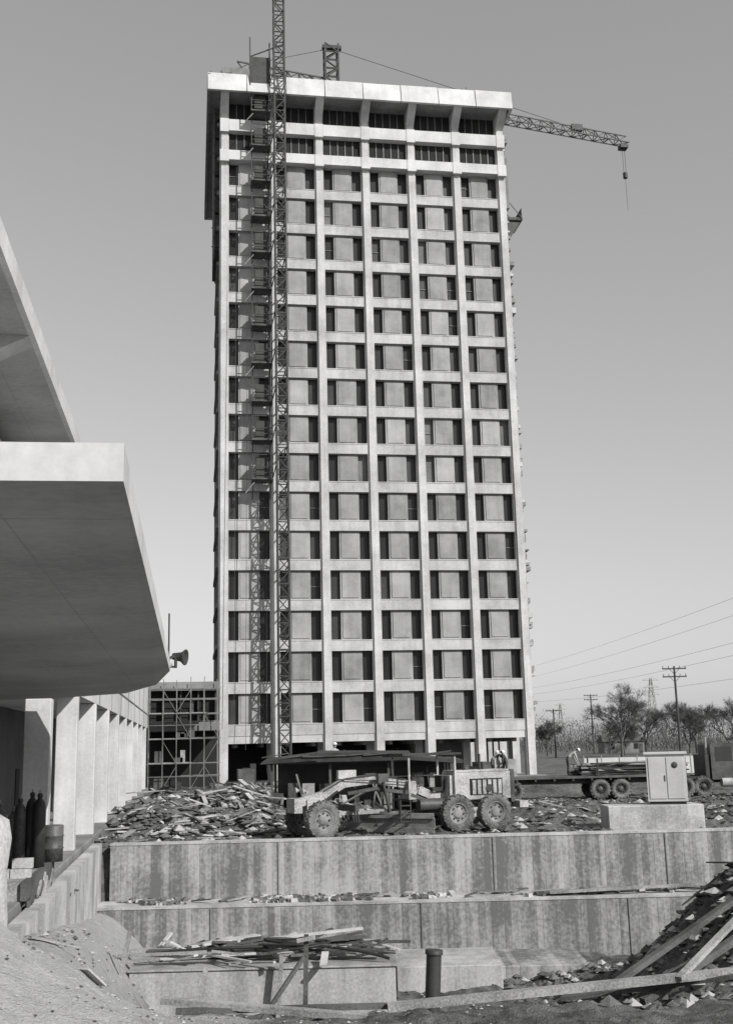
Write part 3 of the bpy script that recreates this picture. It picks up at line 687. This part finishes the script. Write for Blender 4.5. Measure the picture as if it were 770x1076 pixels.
def cylinders():
    for i,(x,y,k,h,r) in enumerate(((-4.25,26.9,'scaf',1.4,.15),(-3.98,27.1,'steel_l',1.25,.15),(-3.78,26.7,'paint_d',1.5,.13),(-3.55,26.9,'steel',1.62,.14),(-3.36,26.7,'steel',1.6,.14),(-4.5,26.5,'steel_l',1.3,.15))):
        m=MB();z=.70
        m.lathe((x,y,z),(0,0,1),[(0,0),(0,r),(h*.8,r),(h*.88,r*.8),(h*.93,r*.35),(h*.95,r*.3),(h*.95,r*.42),(h,r*.4),(h*1.01,0)],k,n=16)
        m.cyl((x,y,z+h),(x,y,z+h+.08),.02,'steel_l',n=6);m.obj('gas_cylinder')
    m=MB();x,y,z=-3.5,28.0,.71
    m.lathe((x+.3,y,z),(0,0,1),[(0,0),(0,.24),(.28,.24),(.3,.26),(.32,.24),(.56,.24),(.58,.26),(.6,.24),(.8,.24),(.82,.22),(.8,0)],'paint_d',n=20);m.obj('steel_drum')
    m=MB()
    for i,(dx,dz) in enumerate(((0,0),(.03,.2),(-.42,0))):
        x=-3.42+dx;y=24.6;z=.705+dz
        m.box(x-.2,x+.2,y-.1,y-.07,z,z+.19,'cap');m.box(x-.2,x+.2,y+.07,y+.1,z,z+.19,'cap')
        for q in(-.2,-.015,.17): m.box(x+q,x+q+.03,y-.07,y+.07,z,z+.19,'cap')
    m.obj('concrete_masonry_blocks')
cylinders()
# ---------------------------------------------------------------- people
def person(name,loc,head,pose='stand',top='cloth_l',legs='denim',h=1.76):
    J={'pel':(0,0,.95,.135),'spi':(0,0,1.14,.125),'che':(0,0,1.36,.15),'nec':(0,0,1.50,.06),'hea':(0,-.02,1.58,.055)}
    for s,n in((-1,'l'),(1,'r')):
        J['sh'+n]=(s*.17,0,1.41,.075);J['el'+n]=(s*.25,.02,1.13,.05);J['wr'+n]=(s*.26,-.08,.88,.032);J['pa'+n]=(s*.26,-.10,.80,.036)
        J['hi'+n]=(s*.10,0,.88,.10);J['kn'+n]=(s*.12,-.02,.49,.068);J['an'+n]=(s*.12,.03,.09,.045);J['to'+n]=(s*.14,-.16,.04,.04)
    if pose=='bend':
        for k,v in {'spi':(0,-.1,1.10,.125),'che':(0,-.29,1.22,.15),'nec':(0,-.42,1.27,.06),'hea':(0,-.49,1.29,.055),'shl':(-.17,-.34,1.2,.075),'shr':(.17,-.34,1.2,.075),
            'ell':(-.22,-.42,.94,.05),'elr':(.22,-.40,.94,.05),'wrl':(-.16,-.5,.72,.032),'wrr':(.18,-.52,.72,.032),'pal':(-.15,-.52,.64,.036),'par':(.17,-.54,.64,.036)}.items(): J[k]=v
    if pose=='reach':
        J['elr']=(.26,-.2,1.25,.05);J['wrr']=(.24,-.42,1.35,.032);J['par']=(.24,-.5,1.38,.036)
    E=[('pel','spi'),('spi','che'),('che','nec'),('nec','hea')]
    for n in'lr':E+=[('che','sh'+n),('sh'+n,'el'+n),('el'+n,'wr'+n),('wr'+n,'pa'+n),('pel','hi'+n),('hi'+n,'kn'+n),('kn'+n,'an'+n),('an'+n,'to'+n)]
    for s,n in((-1,'l'),(1,'r')):
        p=Vector(J['pa'+n][:3]);w=Vector(J['wr'+n][:3]);d=(p-w).normalized();sd=Vector((0,1,0)) if abs(d.y)<.8 else Vector((0,0,1))
        for i,(o,L) in enumerate(((-.03,.075),(-.01,.085),(.01,.08),(.03,.065))):
            a='f%s%d'%(n,i);q=p+sd*o+d*.03;J[a]=(*q,.009);q2=q+d*L*.5+Vector((-s*.01,0,0));J[a+'m']=(*q2,.008);q3=q2+d*L*.4+Vector((-s*.025,0,0));J[a+'t']=(*q3,.007);E+=[('pa'+n,a),(a,a+'m'),(a+'m',a+'t')]
        q=p-sd*.045-d*.01;J['t'+n]=(*q,.011);J['t'+n+'t']=(*(q-sd*.02+d*.045),.009);E+=[('pa'+n,'t'+n),('t'+n,'t'+n+'t')]
    ks=list(J);me=bpy.data.meshes.new('b');me.from_pydata([J[k][:3] for k in ks],[(ks.index(a),ks.index(b)) for a,b in E],[])
    o=bpy.data.objects.new('tmp',me);scene.collection.objects.link(o)
    o.modifiers.new('s','SKIN')
    for k,sv in zip(ks,me.skin_vertices[0].data): sv.radius=(J[k][3],J[k][3]*(.8 if k in('che','spi','pel') else 1))
    me.skin_vertices[0].data[0].use_root=True
    sb=o.modifiers.new('u','SUBSURF');sb.levels=1;sb.render_levels=1
    dg=bpy.context.evaluated_depsgraph_get();nm=bpy.data.meshes.new_from_object(o.evaluated_get(dg))
    bpy.data.objects.remove(o)
    nm.materials.clear()
    for k in(top,legs,'skin','boot'): nm.materials.append(M[k])
    kl=[(Vector(J[k][:3]),k) for k in ks]
    for p in nm.polygons:
        k=min(kl,key=lambda q:(q[0]-p.center).length)[1];p.use_smooth=True
        p.material_index=1 if k[:2] in('hi','kn') or k=='pel' else 3 if k[:2] in('an','to') else 2 if k[:2] in('pa','fl','fr','tl','tr','he') or k=='nec' else 0
    e=empty(name);e.location=loc;e.rotation_euler=(0,0,head);e.scale=(h/1.76,)*3
    b=bpy.data.objects.new('body',nm);scene.collection.objects.link(b);b.parent=e
    m=MB();hc=Vector(J['hea'][:3])+(Vector((0,-.01,.085)) if pose!='bend' else Vector((0,-.07,.03)))
    m.T=Matrix.Translation(hc)@(Matrix.Rotation(math.radians(55),4,'X') if pose=='bend' else Matrix.Identity(4))
    m.lathe((0,0,0),(0,0,1),[(-.125,.0),(-.12,.03),(-.09,.055),(-.04,.075),(.02,.083),(.07,.078),(.105,.05),(.12,0)],'skin',n=16)
    m.beam((0,-.078,.015),(0,-.10,-.025),.02,.02,'skin')
    for s in(-1,1): m.beam((s*.082,.0,-.03),(s*.088,.005,.025),.015,.03,'skin');m.lathe((s*.03,-.074,.012),(0,-1,0),[(-.008,.012),(.004,.01),(.007,0)],'boot',n=8)
    m.beam((-.02,-.078,-.06),(.02,-.078,-.06),.01,.008,'boot')
    m.lathe((0,.03,.0),(0,0,1),[(-.06,.06),(-.02,.082),(.045,.088)],'boot',n=14)
    m.lathe((0,0,.045),(0,0,1),[(0,.13),(.008,.13),(.012,.105),(.05,.1),(.09,.075),(.115,.03),(.12,0)],'hat',n=18)
    m.lathe((0,-.03,.043),(0,0,1),[(0,.135),(.006,.135),(.008,.1)],'hat',n=16)
    m.obj('head_with_hard_hat',e)
TR=SR+math.radians(2)
def tl(lx,ly):
    x,y=site(11.1,62);v=Matrix.Rotation(TR,3,'Z')@Vector((lx,ly,0));return (x+v.x,y+v.y)
x,y=site(6.45,59.0);person('construction_worker',(x,y,gz(x,y)),.9,'stand','cloth_d')
x,y=tl(-4.6,.3);person('construction_worker',(x,y,1.3),1.2,'bend','cloth_l')
x,y=tl(-4.0,-.4);person('construction_worker',(x,y,1.3),-1.0,'bend','cloth_d')
x,y=tl(-.5,.1);person('construction_worker',(x,y,1.3),1.5,'bend','cloth_l')
x,y=site(-1.85,56);person('construction_worker',(x,y,1.55),.4,'reach','cloth_l')
def stack(x,y,h,name='lumber_stack'):
    m=MB();m.T=Matrix.Translation((x,y,0))@Matrix.Rotation(SR+.1,4,'Z');z=-.1
    while z<h-.001:
        for j in range(6): m.box(-1.4+random.uniform(-.1,.1),1.4+random.uniform(-.1,.1),-.9+j*.3,-.63+j*.3,z,min(z+.1,h),random.choice(('wood','wood_d')))
        z+=.11
    m.obj(name)
x,y=site(-1.85,56);stack(x,y,1.55)
x,y=site(5.2,66);stack(x,y,1.0)
# ---------------------------------------------------------------- background
def upole(r,d,h,arms,name='utility_pole'):
    m=MB();x,y=site(r,d);m.cyl((x,y,-1),(x,y,h),.2,'pole',r1=.13,n=8)
    for za in arms:
        m.beam((x-1.5,y+.2,h-za),(x+1.5,y-.2,h-za),.14,.16,'pole')
        for q in(-1.4,-.7,.7,1.4): m.cyl((x+q,y-q*.13,h-za+.05),(x+q,y-q*.13,h-za+.35),.07,'steel_l',n=6)
        m.beam((x-.7,y,h-za),(x,y,h-za-.7),.05,.05,'pole');m.beam((x+.7,y,h-za),(x,y,h-za-.7),.05,.05,'pole')
    m.obj(name)
upole(38.3,142,12,(.3,1.3));upole(48.5,250,13,(.3,1.2));upole(34.5,215,9,(.3,))
def pylon(r,d,h):
    m=MB();x,y=site(r,d)
    b=h*.09
    for i in range(8):
        t0,t1=i/8,(i+1)/8;w0,w1=b*(1-t0*.85),b*(1-t1*.85)
        c0=[(x+a*w0,y+c*w0,h*t0) for a,c in((-1,-1),(1,-1),(1,1),(-1,1))];c1=[(x+a*w1,y+c*w1,h*t1) for a,c in((-1,-1),(1,-1),(1,1),(-1,1))]
        for j in range(4):
            m.beam(c0[j],c1[j],.2,.2,'steel_l');m.beam(c0[j],c1[(j+1)%4],.13,.13,'steel_l');m.beam(c0[(j+1)%4],c1[j],.13,.13,'steel_l')
    for k in(.75,.86,.97): m.beam((x-h*.13,y,h*k),(x+h*.13,y,h*k),.3,.3,'steel_l');m.beam((x-h*.13,y,h*k),(x,y,h*k+h*.05),.15,.15,'steel_l');m.beam((x+h*.13,y,h*k),(x,y,h*k+h*.05),.15,.15,'steel_l')
    m.obj('transmission_pylon')
pylon(128,516,30);pylon(100,600,22)
def wire(a,b,sag,r,name='power_line'):
    cu=bpy.data.curves.new(name,'CURVE');cu.dimensions='3D';cu.bevel_depth=r;sp=cu.splines.new('POLY');n=24;sp.points.add(n)
    a=Vector(a);b=Vector(b)
    for i in range(n+1):
        t=i/n;p=a.lerp(b,t);p.z-=4*sag*t*(1-t);sp.points[i].co=(*p,1)
    cu.materials.append(M['steel']);o=bpy.data.objects.new(name,cu);scene.collection.objects.link(o)
for (y0,z1,dr) in((33,25,0),(29,22.5,0),(25.5,18,0),(23,16.5,2),(21,12.5,4)):
    a=site(55,520);b=site(60+dr,110);wire((*a,y0),(*b,z1),2.2,.022)
def tree(r,d,h,seed,mat='bark'):
    rnd=random.Random(seed);m=MB();x,y=site(r,d)
    def br(p,dr,L,R,lv):
        if lv==0 or L<.2: return
        q=p+dr*L;m.cyl(p,q,R,mat,r1=R*.62,n=6 if lv>3 else 3,caps=False)
        if lv<=2:
            for _ in range(4):
                e=(dr+Vector([rnd.gauss(0,.6) for _ in range(3)])).normalized()*L*rnd.uniform(.5,1.1);m.cyl(q,q+e,max(.016,R*.45),mat,r1=.01,n=3,caps=False)
        for _ in range(rnd.choice((2,3,3)) if lv>1 else 0):
            nd=(dr+Vector((rnd.gauss(0,.42),rnd.gauss(0,.42),rnd.gauss(.08,.25)))).normalized()
            br(p.lerp(q,rnd.uniform(.65,1)),nd,L*rnd.uniform(.65,.92),max(.018,R*.62),lv-1)
    br(Vector((x,y,-.3)),Vector((rnd.gauss(0,.04),0,1)),h*.24,h*.026,8)
    m.obj('bare_tree')
for i,(r,d,h) in enumerate(((44.8,205,13.5),(57,205,9),(64,225,14),(72,230,13),(36,235,9),(50,240,9),(67,190,10),(80,240,14),(60,250,12),(47.5,215,8))): tree(r,d,h,i+3)
def treeline():
    m=MB()
    for c in range(170):
        r=random.uniform(26,150);d=random.uniform(270,380);x0,y0=site(r*d/300,d);h=random.uniform(5,12.5);w=h*random.uniform(.5,.9)
        for _ in range(260):
            u=random.gauss(0,.42);v=random.gauss(0,.42);t=random.random()
            x=x0+u*w;y=y0+v*w;z=h*(.03+.9*t*(1-.5*(u*u+v*v)))
            a=random.uniform(0,6.28);L=random.uniform(.3,1.2);q=Vector((math.cos(a)*L*.5,math.sin(a)*L*.5,random.uniform(.3,1)*L));s_=Vector((-math.sin(a),math.cos(a),.1))*random.uniform(.03,.14)
            p=Vector((x,y,z));m.add([p-s_,p+s_,p+q],[(0,1,2)],'twig')
        m.cyl((x0,y0,-.5),(x0,y0,h*.5),.16,'bark',r1=.08,n=5)
    m.obj('distant_treeline')
treeline()
def house(r,d,w,dp,h,k,name='distant_house'):
    m=MB();x,y=site(r,d);m.T=Matrix.Translation((x,y,0))@Matrix.Rotation(-.15,4,'Z')
    m.box(-w/2,w/2,-dp/2,dp/2,-.5,h,k)
    m.add([(-w/2-.4,-dp/2-.4,h),(w/2+.4,-dp/2-.4,h),(w/2+.4,dp/2+.4,h),(-w/2-.4,dp/2+.4,h),(-w/2,0,h+1.6),(w/2,0,h+1.6)],[(0,1,5,4),(2,3,4,5),(0,4,3),(1,2,5),(3,2,1,0)],'wood_d')
    for q in(-.3,0,.3): m.box(q*w-.5,q*w+.5,-dp/2-.05,-dp/2-.01,.9,2.1,'dark')
    m.box(.42*w-.45,.42*w+.45,-dp/2-.05,-dp/2-.01,0,2.1,'paint_d')
    m.obj(name)
house(57,262,9,7,2.6,'conc_d')
def fence():
    m=MB()
    for k in range(9):
        a=site(19+k*1.6,103);b=site(20.55+k*1.6,103);m.beam((*a,.8),(*b,.8),.06,1.5,'white');m.beam((*a,-.2),(*a,1.75),.1,.1,'wood')
    m.obj('site_hoarding_fence')
fence()
# ---------------------------------------------------------------- light, world, camera
EL,AZ=math.radians(34),math.radians(36)
Sd=Vector((math.sin(AZ)*math.cos(EL),-math.cos(AZ)*math.cos(EL),math.sin(EL)))
L=bpy.data.lights.new('sun','SUN');L.energy=4.8;L.angle=math.radians(.53);L.color=(1,.99,.975)
lo=bpy.data.objects.new('sun',L);lo.rotation_euler=Sd.to_track_quat('Z','Y').to_euler();scene.collection.objects.link(lo)
w=bpy.data.worlds.new('World');scene.world=w;w.use_nodes=True;nt=w.node_tree
bg=nt.nodes['Background'];sk=nt.nodes.new('ShaderNodeTexSky');sk.sky_type='NISHITA';sk.sun_disc=False;sk.sun_elevation=EL;sk.sun_rotation=math.pi-AZ
sk.dust_density=1.0;sk.air_density=1.0;sk.ozone_density=1.0
sp=nt.nodes.new('ShaderNodeSeparateColor');nt.links.new(sk.outputs[0],sp.inputs[0])
def mul(s_,k,op='MULTIPLY'):
    n=nt.nodes.new('ShaderNodeMath');n.operation=op;nt.links.new(s_,n.inputs[0]);n.inputs[1].default_value=k;return n.outputs[0]
def add(a,b):
    n=nt.nodes.new('ShaderNodeMath');n.operation='ADD';nt.links.new(a,n.inputs[0]);nt.links.new(b,n.inputs[1]);return n.outputs[0]
# black-and-white film response to the sky: channel mix, then the emulsion's soft characteristic curve
v=add(add(mul(sp.outputs[0],.30),mul(sp.outputs[1],.30)),mul(sp.outputs[2],.56))
v=mul(mul(v,.70,'POWER'),1.55)
nt.links.new(v,bg.inputs[0]);bg.inputs[1].default_value=.125
cam=bpy.data.cameras.new('camera');co=bpy.data.objects.new('camera',cam);scene.collection.objects.link(co)
cam.sensor_fit='VERTICAL';cam.sensor_height=24;cam.lens=24*1171/1076;cam.clip_end=9000;cam.clip_start=.1
mat=Matrix.Translation((0,0,3.2))@Matrix.Rotation(SR,4,'Z')@Matrix.Rotation(math.radians(90+11.8),4,'X')@Matrix.Rotation(math.radians(-1.4),4,'Z')
co.matrix_world=mat;scene.camera=co
scene.view_settings.view_transform='Standard';scene.view_settings.look='None';scene.view_settings.exposure=0
